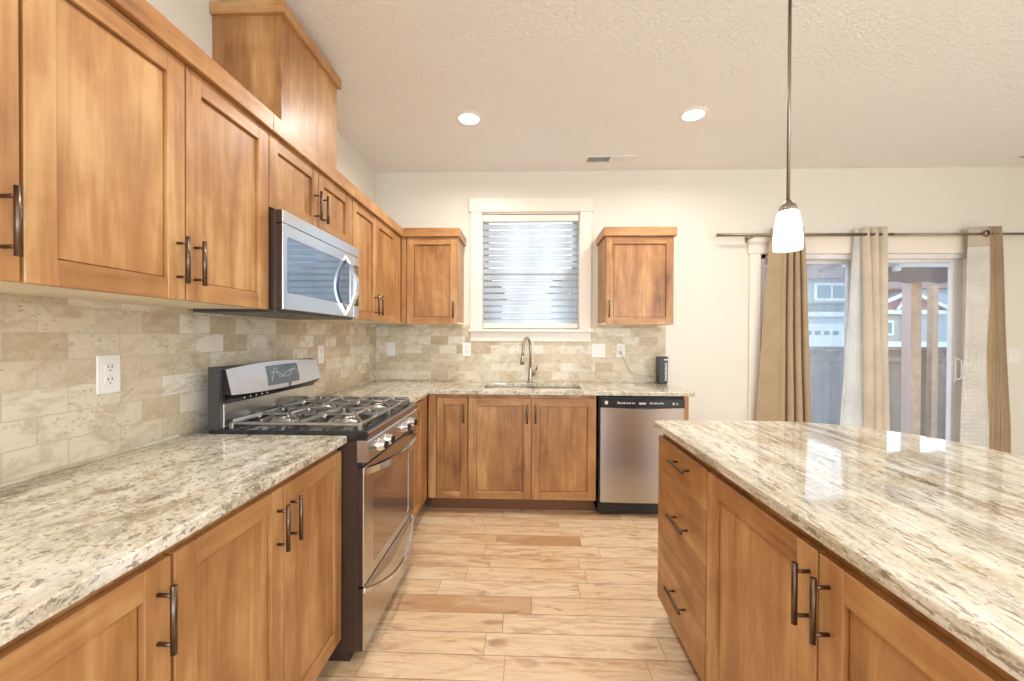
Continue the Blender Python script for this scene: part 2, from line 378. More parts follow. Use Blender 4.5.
def thing(name, label, cat, loc, group=None):
    o = bpy.data.objects.new(name, None); S.collection.objects.link(o); o.location = loc; o.empty_display_size = .1
    o['label'] = label; o['category'] = cat
    if group: o['group'] = group
    return o
def struct(mb, name, m): return mb.build(name, m, kind='structure')
def thick(o, t, off=0):
    md = o.modifiers.new('thickness', 'SOLIDIFY'); md.thickness = t; md.offset = off; return o

# ------------------------------------------------------------------ the room
struct(MB().box(XW-.15, XR+.15, YR-.15, YB+.15, -.12, 0), 'floor', M['floor'])
struct(MB().box(XW-.15, XR+.15, YR-.15, YB+.15, ZC, ZC+.12), 'ceiling', M['ceil'])
struct(MB().box(XW-.15, XW, YR, YB, 0, ZC), 'wall_left', M['wall'])
WX0, WX1, WZ0, WZ1 = -.391, .470, 1.375, 2.403       # sink window opening
DX0, DX1, DZ1 = 2.02, 3.83, 2.03                     # sliding door opening
b = MB()
for x0, x1, z0, z1 in ((XW-.15, WX0, 0, ZC), (WX0, WX1, 0, WZ0), (WX0, WX1, WZ1, ZC), (WX1, DX0, 0, ZC), (DX0, DX1, DZ1, ZC), (DX1, XR, 0, ZC)):
    b.box(x0, x1, YB, YB+.15, z0, z1)
struct(b, 'wall_back', M['wall'])
b = MB()
for y0, y1, z0, z1 in ((YR, -2.5, 0, ZC), (-2.5, -.3, 0, .7), (-2.5, -.3, 2.3, ZC), (-.3, YB+.15, 0, ZC)): b.box(XR, XR+.15, y0, y1, z0, z1)
struct(b, 'wall_right', M['wall'])
b = MB()
for x0, x1, z0, z1 in ((XW-.15, -.6, 0, ZC), (-.6, 3.8, 0, .45), (-.6, 3.8, 2.45, ZC), (3.8, XR+.15, 0, ZC)): b.box(x0, x1, YR-.15, YR, z0, z1)
struct(b, 'wall_rear', M['wall'])
struct(MB().box(1.24, 1.926, YB-.014, YB, 0, .12, .003).box(3.93, XR, YB-.014, YB, 0, .12, .003), 'baseboard_back', M['trim'])
struct(MB().box(XR-.014, XR, YR, YB, 0, .12, .003), 'baseboard_right', M['trim'])
struct(MB().box(XW, XW+.009, .25, YB, CT, 1.412), 'backsplash_left', M['tileL'])
b = MB()
b.box(XW+.009, WX0-.098, YB-.009, YB, CT, 1.412).box(WX0-.098, WX1+.098, YB-.009, YB, CT, 1.27).box(WX1+.098, 1.216, YB-.009, YB, CT, 1.412)
struct(b, 'backsplash_back', M['tileB'])

# sink window -------------------------------------------------------
w = bpy.data.objects.new('window_1', None); S.collection.objects.link(w); w.location = (.04, YB, WZ0); w['kind'] = 'structure'
b = MB(); b.box(WX0-.098, WX0, YB-.02, YB, WZ0, WZ1, .002).box(WX1, WX1+.098, YB-.02, YB, WZ0, WZ1, .002)
b.box(WX0-.113, WX1+.110, YB-.026, YB, WZ1, WZ1+.118, .002); b.build('casing', M['trim'], w)
b = MB(); b.box(WX0-.112, WX1+.112, YB-.05, YB+.12, WZ0-.026, WZ0, .004); b.box(WX0-.098, WX1+.098, YB-.018, YB, WZ0-.108, WZ0-.026, .002); b.build('sill', M['trim'], w)
b = MB()
for x0, x1, z0, z1 in ((WX0, WX0+.006, WZ0, WZ1), (WX1-.006, WX1, WZ0, WZ1), (WX0, WX1, WZ1-.012, WZ1)): b.box(x0, x1, YB, YB+.15, z0, z1)
b.build('jamb', M['trim'], w)
b = MB(); y0, y1 = YB+.085, YB+.125
b.box(WX0+.012, WX0+.055, y0, y1, WZ0, WZ1, .003).box(WX1-.055, WX1-.012, y0, y1, WZ0, WZ1, .003).box(WX0+.05, WX1-.05, y0, y1, WZ0, WZ0+.05, .003)
b.box(WX0+.05, WX1-.05, y0, y1, WZ1-.055, WZ1-.012, .003).box(WX0+.05, WX1-.05, y0-.01, y1, 1.865, 1.91, .003); b.build('sash', M['vinyl'], w)
MB().box(WX0+.05, WX1-.05, YB+.103, YB+.107, WZ0+.04, WZ1-.05).build('pane', M['glass'], w)

# blind inside the window -------------------------------------------
bl = thing('window_blind', 'white slatted blind hanging inside the sink window, slats half closed', 'blind', (.04, YB+.04, WZ0+.03))
MB().box(WX0+.008, WX1-.008, YB+.004, YB+.06, WZ1-.078, WZ1-.018, .006).build('valance', M['trim'], bl)
b = MB(); n = 16; z_top, dz = 2.285, .0562
for i in range(n):
    z = z_top-i*dz; a = math.radians(75); c, s_ = math.cos(a)*.027, math.sin(a)*.027
    def slat(u, v, z=z, c=c, s_=s_):
        k = (v-.5)*2; cv = .003*(1-k*k); return Vector((WX0+.010+u*(WX1-WX0-.020), YB+.036-k*c-cv*math.sin(a), z-k*s_+cv*math.cos(a)))
    b.grid(slat, 1, 6)
thick(b.build('slats', M['slat'], bl, kind='stuff'), .0028)
MB().box(WX0+.010, WX1-.010, YB+.012, YB+.06, 1.378, 1.428, .006).build('bottom_rail', M['trim'], bl)
b = MB()
for x in (-.25, -.06, .14, .33): b.tube([(x, YB+.012, WZ1-.07), (x, YB+.012, 1.44)], .0009, seg=6)
b.build('ladder_cords', M['white'], bl)
b = MB(); b.tube([(.385, YB+.002, WZ1-.08), (.386, YB+.001, 1.70)], .0012, seg=6); b.lathe([(0, 0), (.006, .006), (.004, .03), (0, .034)], (.386, YB+.001, 1.668), seg=10)
b.build('pull_cord', M['white'], bl)

# sliding door ------------------------------------------------------
d = bpy.data.objects.new('door_1', None); S.collection.objects.link(d); d.location = (2.9, YB, 0); d['kind'] = 'structure'
b = MB(); b.box(DX0-.095, DX0, YB-.02, YB, 0, DZ1, .002).box(DX1, DX1+.095, YB-.02, YB, 0, DZ1, .002).box(DX0-.11, DX1+.11, YB-.026, YB, DZ1, DZ1+.145, .002)
b.box(DX0-.125, DX1+.125, YB-.034, YB, DZ1+.145, DZ1+.165, .002); b.build('casing', M['trim'], d)
b = MB(); b.box(DX0, DX0+.05, YB, YB+.15, 0, DZ1, .003).box(DX1-.085, DX1, YB, YB+.15, 0, DZ1, .003).box(DX0, DX1, YB, YB+.15, DZ1-.04, DZ1, .003).box(DX0, DX1, YB, YB+.15, 0, .03, .003)
b.build('frame', M['vinyl'], d)
def sash(name, x0, x1, y, sl, sr):
    b = MB(); z0, z1 = .03, DZ1-.04
    b.box(x0, x0+sl, y, y+.04, z0, z1, .004).box(x1-sr, x1, y, y+.04, z0, z1, .004).box(x0+sl-.002, x1-sr+.002, y+.001, y+.039, z0, z0+.09, .003).box(x0+sl-.002, x1-sr+.002, y+.001, y+.039, z1-.028, z1, .003)
    o = b.build(name, M['vinyl'], d)
    MB().box(x0+sl-.004, x1-sr+.004, y+.018, y+.022, z0+.08, z1-.02).build('pane', M['glass'], o); return o
sash('fixed_panel', DX0+.05, 2.91, YB+.095, .05, .075)
sl = sash('sliding_panel', 2.84, DX1-.085, YB+.035, .12, .085)
b = MB(); hx = 3.70
b.box(hx-.016, hx+.016, YB+.022, YB+.036, .93, 1.16, .006)
b.tube([(hx, YB+.03, .955), (hx, YB-.008, .965), (hx, YB-.018, .99), (hx, YB-.018, 1.10), (hx, YB-.008, 1.125), (hx, YB+.03, 1.135)], .009, seg=10)
b.build('handle', M['white'], sl)
sc = MB(); sc.box(DX0+.075, 2.865, YB+.146, YB+.148, .05, DZ1-.05); sc.build('insect_screen', M['screen'], d)

# ------------------------------------------------------------------ cabinet parts
class Face:
    """maps (u along the front, w outwards, z) of a cabinet front to the room"""
    def __init__(s, d, f): s.d, s.f = d, f
    def p(s, u, w, z): return {'+x': (s.f+w, u, z), '-x': (s.f-w, u, z), '-y': (u, s.f-w, z)}[s.d]
    def box(s, mb, u0, u1, w0, w1, z0, z1, bev=0, m=0):
        a, c = s.p(u0, w0, z0), s.p(u1, w1, z1); mb.box(a[0], c[0], a[1], c[1], a[2], c[2], bev, m)
def pull(parent, F, u, z, vert=True, L=.135):
    mb = MB(); h = L/2
    e = (lambda t: F.p(u, .032, z+t)) if vert else (lambda t: F.p(u+t, .032, z))
    q = (lambda t, w: F.p(u, w, z+t)) if vert else (lambda t, w: F.p(u+t, w, z))
    mb.tube([e(-h), e(h)], .0062, seg=12)
    for t in (-h*.72, h*.72): mb.tube([q(t, 0), q(t, .032)], .0042, seg=10)
    return mb.build('handle', M['bronze'], parent)
def door(cab, F, u0, u1, z0, z1, hu=None, hz=None, fr=.058, vert=True):
    mb = MB(); t = -.020; g = .002; u0 += g; u1 -= g
    F.box(mb, u0, u0+fr, t, 0, z0, z1, .0018, 0); F.box(mb, u1-fr, u1, t, 0, z0, z1, .0018, 0)
    F.box(mb, u0+fr, u1-fr, t, -.0004, z0, z0+fr, .0014, 1); F.box(mb, u0+fr, u1-fr, t, -.0004, z1-fr, z1, .0014, 1)
    F.box(mb, u0+fr-.004, u1-fr+.004, t+.001, -.017, z0+fr-.004, z1-fr+.004, 0, 0); F.box(mb, u0+fr+.003, u1-fr-.003, -.0165, -.0105, z0+fr+.003, z1-fr-.003, .002, 0)
    o = mb.build('door', [M['wz'], M['wh']], cab)
    if hu is not None: pull(o, F, hu, hz, vert)
    return o
def drawer(cab, F, u0, u1, z0, z1, hu, hz):
    mb = MB(); F.box(mb, u0+.0015, u1-.0015, -.020, 0, z0, z1, .002, 0); o = mb.build('drawer', M['wh'], cab); pull(o, F, hu, hz, False, .162); return o

def base_body(cab, F, u0, u1, depth, toe=.075, ztop=CT-.031, zd=.852, fill=()):
    """carcass of a base unit with kick board, and the face frame rail above the doors"""
    mb = MB(); e = .0005
    F.box(mb, u0+e, u1-e, -depth, -.0205, .105, ztop, 0, 0)
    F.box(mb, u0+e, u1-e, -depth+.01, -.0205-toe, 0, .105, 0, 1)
    for a, c in fill: F.box(mb, a, c, -.0204, -.004, .105, ztop-.002, .001, 0)
    return mb.build('body', [M['wz'], M['kick']], cab)

ZD0, ZD1 = .113, .856
BASEG = 'base cabinets'
FL = Face('+x', -.720); DEP = .615
YS0, YS1 = 1.580, 2.302               # the stove's two sides
c = thing('base_cabinet', 'honey maple base cabinet with one door, second from the stove', 'cabinet', (-1.03, .56, 0), BASEG)
base_body(c, FL, .31, .806, DEP); door(c, FL, .325, .804, ZD0, ZD1, .772, .745)
c = thing('base_cabinet', 'two-door honey maple base cabinet touching the stove\'s dark side', 'cabinet', (-1.03, 1.19, 0), BASEG)
base_body(c, FL, .807, 1.574, DEP); door(c, FL, .809, 1.1905, ZD0, ZD1, 1.158, .745); door(c, FL, 1.1925, 1.572, ZD0, ZD1, 1.226, .745)
FB = Face('-y', 2.979)
c = thing('base_cabinet', 'slim maple corner cabinet squeezed between stove and sink run', 'cabinet', (-1.03, 2.6, 0), BASEG)
base_body(c, FL, YS1+.003, 2.998, DEP); door(c, FL, YS1+.006, 2.80, ZD0, ZD1, None, None, .05)
b = MB(); FL.box(b, 2.803, 2.975, -.02, -.004, ZD0, CT-.033, .001); b.build('filler_strip', M['wz'], c)
c = thing('base_cabinet', 'narrow one-door maple cabinet in the corner beside the sink cabinet', 'cabinet', (-.55, 3.29, 0), BASEG)
base_body(c, FB, -.722, -.424, .60); door(c, FB, -.656, -.4255, ZD0, ZD1, -.452, .745, .052)
b = MB(); FB.box(b, -.716, -.659, -.02, -.004, ZD0, CT-.033, .001); b.build('filler_strip', M['wz'], c)
c = thing('sink_cabinet', 'two-door maple cabinet under the kitchen sink', 'cabinet', (.05, 3.29, 0), BASEG)
b = MB()
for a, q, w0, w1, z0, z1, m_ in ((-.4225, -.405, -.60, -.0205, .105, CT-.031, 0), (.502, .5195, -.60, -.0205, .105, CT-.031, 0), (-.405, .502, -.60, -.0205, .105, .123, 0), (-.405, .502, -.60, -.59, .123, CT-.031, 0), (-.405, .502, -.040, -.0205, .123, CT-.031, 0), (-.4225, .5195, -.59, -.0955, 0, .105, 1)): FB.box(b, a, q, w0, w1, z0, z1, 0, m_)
b.build('body', [M['wz'], M['kick']], c); door(c, FB, -.421, .0435, ZD0, ZD1, .013, .745); door(c, FB, .0455, .515, ZD0, ZD1, .074, .745)
b = MB(); b.box(1.146, 1.182, 2.985, YB-.002, 0, CT-.031, .002); b.build('end_panel', M['wz'], label='maple end panel standing between dishwasher and bare wall', category='panel')

# island
FI = Face('-x', .624)
c = thing('island_drawer_cabinet', 'three-drawer maple cabinet at the end of the island', 'cabinet', (.93, 1.67, 0), 'island cabinets')
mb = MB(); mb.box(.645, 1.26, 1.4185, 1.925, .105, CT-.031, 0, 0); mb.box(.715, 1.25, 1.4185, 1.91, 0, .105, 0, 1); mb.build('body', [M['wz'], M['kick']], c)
drawer(c, FI, 1.4205, 1.928, .700, .848, 1.628, .796); drawer(c, FI, 1.4205, 1.928, .402, .697, 1.640, .562); drawer(c, FI, 1.4205, 1.928, .092, .399, 1.655, .246)
c = thing('island_door_cabinet', 'two-door maple cabinet in the island next to its drawers', 'cabinet', (.93, .88, 0), 'island cabinets')
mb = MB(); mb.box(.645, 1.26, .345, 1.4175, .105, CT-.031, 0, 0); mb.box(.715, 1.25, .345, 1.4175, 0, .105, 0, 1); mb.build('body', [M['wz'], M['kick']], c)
door(c, FI, .886, 1.416, .096, .848, .910, .744, .066); door(c, FI, .354, .884, .096, .848, .852, .744, .066)

# worktops ----------------------------------------------------------
def rounded(pts, radii, n=12):
    """2D outline with rounded corners"""
    out = []; k = len(pts)
    for i, (p, r) in enumerate(zip(pts, radii)):
        p = Vector(p); a = Vector(pts[i-1]); c = Vector(pts[(i+1) % k])
        if not r: out.append(tuple(p)); continue
        d1, d2 = (a-p).normalized(), (c-p).normalized(); ang = d1.angle(d2); t = r/math.tan(ang/2)
        ctr = p+(d1+d2).normalized()*(r/math.sin(ang/2)); s0 = p+d1*t-ctr; s1 = p+d2*t-ctr
        a0 = math.atan2(s0.y, s0.x); a1 = math.atan2(s1.y, s1.x)
        while a1-a0 > PI: a1 -= 2*PI
        while a1-a0 < -PI: a1 += 2*PI
        out += [(ctr.x+r*math.cos(a0+(a1-a0)*j/n), ctr.y+r*math.sin(a0+(a1-a0)*j/n)) for j in range(n+1)]
    return out
TZ0 = CT-.030
b = MB(); b.prism([(XW+.010, .28), (-.701, .28), (-.701, 1.575), (XW+.010, 1.575)], TZ0, CT, bev=.004)
b.build('granite_worktop', M['gran'], label='speckled cream granite worktop on the cabinets before the stove', category='worktop', group='granite worktops')
hole = rounded([(-.325, 3.10), (.435, 3.10), (.435, 3.43), (-.325, 3.43)], [.05]*4, 6)
b = MB(); b.prism([(XW+.010, YS1+.004), (-.701, YS1+.004), (-.701, 2.954), (1.214, 2.954), (1.214, YB-.010), (XW+.010, YB-.010)], TZ0, CT, holes=[hole], bev=.004)
b.build('granite_worktop', M['gran3'], label='corner granite worktop around the sink, running over the dishwasher', category='worktop', group='granite worktops')
isl = rounded([(.604, .20), (1.655, .20), (1.655, 1.966), (.604, 1.948)], [0, 0, .50, .012], 16)
b = MB(); b.prism(isl, TZ0, CT, bev=.004)
b.build('granite_worktop', M['gran2'], label='polished veined granite island top with a rounded far corner', category='worktop', group='granite worktops')

# wall cabinets -----------------------------------------------------
FU = Face('+x', -1.007); ZU0, ZU1 = 1.408, 2.104; UG = 'wall cabinets'
def upper(c, F, u0, u1, depth, z0, crown=True, cu0=None, cu1=None, side=()):
    mb = MB(); e = .0004
    F.box(mb, u0+e, u1-e, -depth, -.0205, z0+.018, ZU1+.045, 0, 0); mb.build('body', M['wz'], c)
    mb = MB(); F.box(mb, u0+e, u1-e, -depth+.001, -.022, z0+.002, z0+.018, 0, 0); mb.build('underside', M['inside'], c)
    if crown:
        mb = MB(); a = u0 if cu0 is None else cu0; q = u1 if cu1 is None else cu1
        F.box(mb, a, q, -.03, .018, ZU1+.002, ZU1+.072, .0025)
        for s_ in side:
            uu = (a, a+.03) if s_ < 0 else (q-.03, q)
            F.box(mb, uu[0], uu[1], -depth, -.0302, ZU1+.002, ZU1+.072, .0025)
        mb.build('crown_trim', M['wh'], c)
DU = .334
c = thing('wall_cabinet', 'one-door honey maple wall cabinet, second from the microwave and only partly in view', 'cabinet', (-1.17, .56, ZU0), UG)
upper(c, FU, .31, .7825, DU, ZU0); door(c, FU, .33, .781, ZU0, ZU1, .751, 1.522)
c = thing('wall_cabinet', 'tall two-door honey maple wall cabinet beside the microwave, over the speckled worktop', 'cabinet', (-1.17, 1.17, ZU0), UG)
upper(c, FU, .783, 1.566, DU, ZU0); door(c, FU, .784, 1.1745, ZU0, ZU1, 1.145, 1.522); door(c, FU, 1.1755, 1.565, ZU0, ZU1, 1.206, 1.522)
c = thing('wall_cabinet', 'short two-door maple wall cabinet directly above the microwave', 'cabinet', (-1.17, 1.95, 1.81), UG)
upper(c, FU, 1.5665, 2.334, DU, 1.812); door(c, FU, 1.568, 1.945, 1.812, ZU1, 1.912, 1.925, .055); door(c, FU, 1.947, 2.30, 1.812, ZU1, 1.978, 1.925, .055)
b = MB(); FU.box(b, 2.302, 2.332, -.02, -.003, 1.812, ZU1, .001); b.build('filler_strip', M['wz'], c)
c = thing('wall_cabinet', 'two-door maple wall cabinet between microwave and corner', 'cabinet', (-1.17, 2.78, ZU0), UG)
upper(c, FU, 2.3345, 3.236, DU, ZU0, cu1=3.24); door(c, FU, 2.337, 2.708, ZU0, ZU1, 2.676, 1.514, .055); door(c, FU, 2.710, 3.12, ZU0, ZU1, 2.748, 1.514, .055)
b = MB(); FU.box(b, 3.122, 3.245, -.02, -.003, ZU0, ZU1, .001); b.build('filler_strip', M['wz'], c)
FW = Face('-y', 3.254)
c = thing('wall_cabinet', 'one-door maple wall cabinet in the corner beside the sink window', 'cabinet', (-.78, 3.42, ZU0), UG)
upper(c, FW, -1.026, -.549, .337, ZU0, cu0=-.988, cu1=-.530, side=(1,)); door(c, FW, -.963, -.551, ZU0, ZU1, -.580, 1.522)
b = MB(); FW.box(b, -1.004, -.966, -.02, -.003, ZU0, ZU1, .001); b.build('filler_strip', M['wz'], c)
c = thing('wall_cabinet', 'lone one-door maple wall cabinet between sink window and curtains', 'cabinet', (.9, 3.42, ZU0), UG)
upper(c, FW, .629, 1.168, .337, ZU0, cu0=.611, cu1=1.184, side=(-1, 1)); door(c, FW, .631, 1.166, ZU0, ZU1, .655, 1.53)
# vent chase above the cabinets
c = thing('vent_chase', 'tall maple vent box rising above the wall cabinets toward the ceiling', 'vent box', (-1.18, 1.89, ZU1+.046))
MB().box(XW+.002, -1.040, 1.700, 2.205, ZU1+.046, 2.665, .002).build('body', M['wz'], c)
b = MB(); b.box(XW+.002, -1.020, 1.682, 2.222, 2.663, 2.716, .003); b.build('crown_trim', M['wh'], c)

# ------------------------------------------------------------------ stove
st = thing('stove', 'stainless gas stove with black cooktop and oven window', 'stove', (-.98, (YS0+YS1)/2, 0))
b = MB(); b.box(-1.262, -.661, YS0, YS1, .05, .893, .004).box(-1.28, -.70, YS0+.02, YS1-.02, 0, .06); b.build('body', M['dark'], st)
b = MB()
b.prism([(-1.262, .893), (-.655, .893), (-.626, .897), (-.617, .906), (-.617, .918), (-.624, .927), (-.650, .930), (-1.262, .930)], YS0-.002, YS1+.002, 'y'); ck = b.build('cooktop', M['enamel'], st)
b = MB(); b.box(-.640, -.6155, YS0, YS1, .8975, .9265, .004); b.build('front_rim', plain('bronze tinted steel', (.30, .21, .16), .25, .8), ck)
YM = (YS0+YS1)/2; W2 = (YS1-YS0)
# burners and grates
BX, BY = (-1.065, -.785), (YS0+.185, YS1-.185)
for x in BX:
    for y in BY:
        b = MB(); b.lathe([(.058, .9302), (.058, .934), (.050, .937), (.046, .946), (.036, .947), (0, .947)], (x, y, 0), seg=28)
        bn = b.build('burner', M['cap'], st)
        MB().lathe([(.036, .947), (.038, .950), (.034, .956), (0, .957)], (x, y, 0), seg=28).build('burner_cap', M['iron'], bn)
for gy0, gy1 in ((YS0+.025, YM-.004), (YM+.004, YS1-.025)):
    b = MB(); zt = .972; x0, x1 = -1.185, -.660; w_, h_ = .011, .013
    def leg(x, y): b.box(x-.006, x+.006, y-.006, y+.006, .9295, zt, .001)
    # outer frame
    b.box(x0, x1, gy0-w_/2, gy0+w_/2, .946, .957, .002).box(x0, x1, gy1-w_/2, gy1+w_/2, .946, .957, .002)
    for x in (x0, x1, (x0+x1)/2): b.box(x-w_/2, x+w_/2, gy0, gy1, .946, .957, .002)
    for x in (x0, x1):
        for y in (gy0, gy1): b.box(x-.008, x+.008, y-.008, y+.008, .9295, .952, .002)
    cy = (gy0+gy1)/2
    for bx in BX:
        # raised square loop round the burner and fingers pointing to it
        R_ = .062
        for s_ in (-1, 1):
            b.tube([(bx+s_*R_, cy-.085, .956), (bx+s_*R_, cy-.080, zt-.006), (bx+s_*R_, cy-.068, zt), (bx+s_*R_, cy+.068, zt), (bx+s_*R_, cy+.080, zt-.006), (bx+s_*R_, cy+.085, .956)], .0075, seg=8)
            b.tube([(bx-R_-.012, cy+s_*.068, .952), (bx-R_-.006, cy+s_*.068, zt-.004), (bx-R_, cy+s_*.068, zt), (bx+R_, cy+s_*.068, zt), (bx+R_+.006, cy+s_*.068, zt-.004), (bx+R_+.012, cy+s_*.068, .952)], .0075, seg=8)
            b.bar([(bx, cy+s_*.16, zt-.010), (bx, cy+s_*.028, zt)], .009, .012)
            b.bar([(bx+s_*.135, cy, zt-.012), (bx+s_*.028, cy, zt)], .009, .012)
            for q in (-1, 1):
                b.bar([(bx+s_*.125, cy+q*.155, .958), (bx+s_*R_, cy+q*.070, zt), (bx+s_*.03, cy+q*.032, zt)], .009, .013)
        for s_ in (-1, 1): b.box(bx-.005, bx+.005, cy+s_*.16-.006, cy+s_*.16+.006, .950, zt-.006, .001)
    b.build('grate', M['iron'], st)
# back guard
bg = None
b = MB(); b.prism([(-1.262, .930), (-1.220, .930), (-1.218, 1.035), (-1.214, 1.150), (-1.220, 1.172), (-1.232, 1.178), (-1.262, 1.178)], YS0-.004, YS1+.002, 'y'); bg = b.build('backguard', M['charcoal'], st)
b = MB(); b.box(-1.222, -1.211, YS0+.014, YS1-.004, .931, 1.030, .002); b.build('lower_panel', M['steel'], bg)
def cface(u, v):    # bowed console front: u along y, v up
    y = YS0+.012+u*(W2-.014); k = 1-(2*u-1)**2
    zt, zb = 1.168+.017*k, 1.066-.012*k
    z = zb+(zt-zb)*v; x = -1.178-.024*v+.010*k*math.sin(PI*v)*.6
    return Vector((x, y, z))
t = bmesh.new(); b = MB(); N = 24
def cback(u, v): p = cface(u, v); return Vector((-1.222, p.y, p.z))
b.grid(cface, N, 6); b.grid(lambda u, v: cface(u, 1).lerp(cback(u, 1), v), N, 1, 1, False); b.grid(lambda u, v: cface(u, 0).lerp(cback(u, 0), v)+Vector((0, 0, -.012*math.sin(PI*(1-v)*.5+0))) if v > 0 else cface(u, 0), N, 2, 1, False)
for uu in (0, 1): b.grid(lambda u, v, uu=uu: cface(uu, v).lerp(cback(uu, v), u), 1, 6, 1, False)
con = b.build('console', [plain('pale brushed steel', (.66, .69, .76), .34, .8, 0, .03, 30), M['black']], bg)
b = MB()
b.prism([(YS0-.004, 0)]+[], 0, 0, 'x') if False else None
def band(u, v):      # dark lip under the console
    p = cface(u, 0); return Vector((-1.182-.034*v, p.y, p.z-.002-.024*math.sin(PI*v*.5)))
b.grid(band, N, 3, 0); b.build('console_lip', M['black'], bg)
MB().grid(lambda u, v: cface(.335+.36*u+.02*(v-.5)*0, .16+.70*v)+Vector((.0016, 0, 0)), 8, 4).build('display', M['lcd'], con)
b = MB()
for pts in (((.37, .30), (.42, .78), (.46, .40), (.53, .55), (.62, .66), (.68, .58)), ((.37, .62), (.44, .60), (.50, .42), (.57, .44), (.66, .76))):
    b.tube([cface(u, v)+Vector((.0026, 0, 0)) for u, v in pts], .0016, seg=6)
b.build('display_glints', plain('painted display glints', (.62, .70, .74), .3), con)  # pale curves drawn on as reflections in the display glass
b = MB(); q = cface(.575, .07)
b.box(q.x+.001, q.x+.003, q.y-.011, q.y+.011, q.z-.010, q.z+.010, .002, 0); b.box(q.x+.002, q.x+.004, q.y-.006, q.y+.006, q.z+.001, q.z+.005, 0, 1).box(q.x+.002, q.x+.004, q.y-.006, q.y+.006, q.z-.006, q.z-.002, 0, 1)
b.build('emblem', [M['charcoal'], M['shiny']], con)
b = MB()
for i in range(5): b.lathe([(.0032, 0), (.0032, .002), (0, .0022)], (-1.181, YS0+.09+i*.038, 1.046), 'x', 10)
b.build('button_lights', M['white'], bg, kind='stuff')
# front
b = MB(); b.prism([(-.668, .806), (-.622, .806), (-.612, .814), (-.622, .884), (-.630, .8925), (-.668, .8925)], YS0+.002, YS1-.002, 'y'); cp = b.build('control_panel', M['steel'], st)
for y in (1.688, 1.775, 2.02, 2.14):
    b = MB(); b.lathe([(.027, -.004), (.027, .004), (.024, .007), (.021, .028), (.016, .032), (0, .032)], (-.617, y, .850), 'x', 24, 0); b.lathe([(.0175, .0315), (.0165, .034), (0, .0345)], (-.617, y, .850), 'x', 24, 1); b.box(-.586, -.574, y-.0045, y+.0045, .834, .866, .002, 1)
    b.build('knob', [M['shiny'], M['black']], cp)
b = MB(); b.box(-.661, -.643, YS0+.004, YS1-.004, .786, .806, 0, 0)
for i in range(14): b.box(-.644, -.641, YS0+.12+i*.034, YS0+.144+i*.034, .790, .802, 0, 1)
b.build('vent_strip', [M['black'], M['charcoal']], st)
Yd0, Yd1 = YS0+.003, YS1-.003
b = MB(); z0, z1 = .312, .784
wy0, wy1, wz0, wz1 = YS0+.105, YS1-.105, .352, .690
b.prism([(Yd0, z0), (Yd1, z0), (Yd1, z1), (Yd0, z1)], -.6425, -.637, 'x', holes=[rounded([(wy0, wz0), (wy1, wz0), (wy1, wz1), (wy0, wz1)], [.02]*4, 5)], bev=.002)
for a in ((Yd0+.001, wy0-.006, z0+.001, z1-.001), (wy1+.006, Yd1-.001, z0+.001, z1-.001), (wy0-.006, wy1+.006, z0+.001, wz0-.006), (wy0-.006, wy1+.006, wz1+.006, z1-.001)): b.box(-.660, -.6426, *a, 0, 1)
od = b.build('oven_door', [M['steel'], M['dark']], st)
b = MB(); b.prism(rounded([(wy0-.004, wz0-.004), (wy1+.004, wz0-.004), (wy1+.004, wz1+.004), (wy0-.004, wz1+.004)], [.022]*4, 5), -.658, -.6395, 'x'); b.build('window', M['ovenglass'], od)
def bow(y0, y1, z, out, sag, n=20):
    return [(-.638+out*math.sin(PI*i/n)**.75, y0+(y1-y0)*i/n, z-sag*math.sin(PI*i/n)) for i in range(n+1)]
b = MB(); b.bar(bow(YS0+.012, YS1-.012, .768, .072, .006), .020, .026); b.build('handle', M['shiny'], od)
b = MB(); b.box(-.6425, -.637, Yd0, Yd1, .054, .303, .002); b.box(-.660, -.6426, Yd0+.001, Yd1-.001, .055, .302, 0, 1); dr = b.build('storage_drawer', [M['steel'], M['dark']], st)
b = MB(); b.bar(bow(YS0+.02, YS1-.02, .288, .046, .075), .012, .016)
b.build('handle', M['shiny'], dr)
b = MB(); b.prism([(YS0+.06+(W2-.12)*i/16, .296-.062*math.sin(PI*i/16)) for i in range(17)]+[(YM, .297)], -.639, -.6358, 'x'); b.build('grip_recess_shade', plain('shaded warm steel', (.46, .37, .28), .3, .8), dr)  # flat plate, shade of the grip hollow put into its colour

# ------------------------------------------------------------------ microwave
mw = thing('microwave', 'stainless over-the-stove microwave with a curved handle', 'microwave', (-1.14, 1.94, 1.41))
m0, m1, mz0, mz1 = 1.572, 2.300, 1.410, 1.803
MB().box(XW+.012, -.985, m0, m1, mz0, mz1, .003).build('body', M['dark'], mw)
b = MB(); b.box(XW+.014, -.99, m0+.008, m1-.008, mz0-.012, mz0+.004, .003, 0); b.box(-1.11, -1.07, m0+.10, m0+.30, mz0-.0135, mz0-.011, .001, 1); b.box(-1.11, -1.07, m1-.30, m1-.10, mz0-.0135, mz0-.011, .001, 1)
b.build('underside', [M['charcoal'], M['black']], mw)
b = MB(); b.box(-.9625, -.956, m0, m1, 1.752, mz1, .002); b.box(-.985, -.9625, m0+.0005, m1, 1.7525, mz1-.001, 0, 1); b.build('top_vent', [M['mwsteel'], M['dark']], mw)
b = MB(); g0, g1, h0, h1 = m0+.030, m1-.115, 1.478, 1.700
b.prism([(m0, mz0), (m1-.072, mz0), (m1-.072, 1.7495), (m0, 1.7495)], -.962, -.955, 'x', holes=[rounded([(g0, h0), (g1, h0), (g1, h1), (g0, h1)], [.012]*4, 5)], bev=.003)
b.box(-.985, -.9625, m0+.0005, m0+.028, mz0+.001, 1.7490, 0, 1); md = b.build('door', [M['mwsteel'], M['dark']], mw)
MB().box(-.9615, -.9575, g0-.004, g1+.004, h0-.004, h1+.004).build('window', M['mwglass'], md)
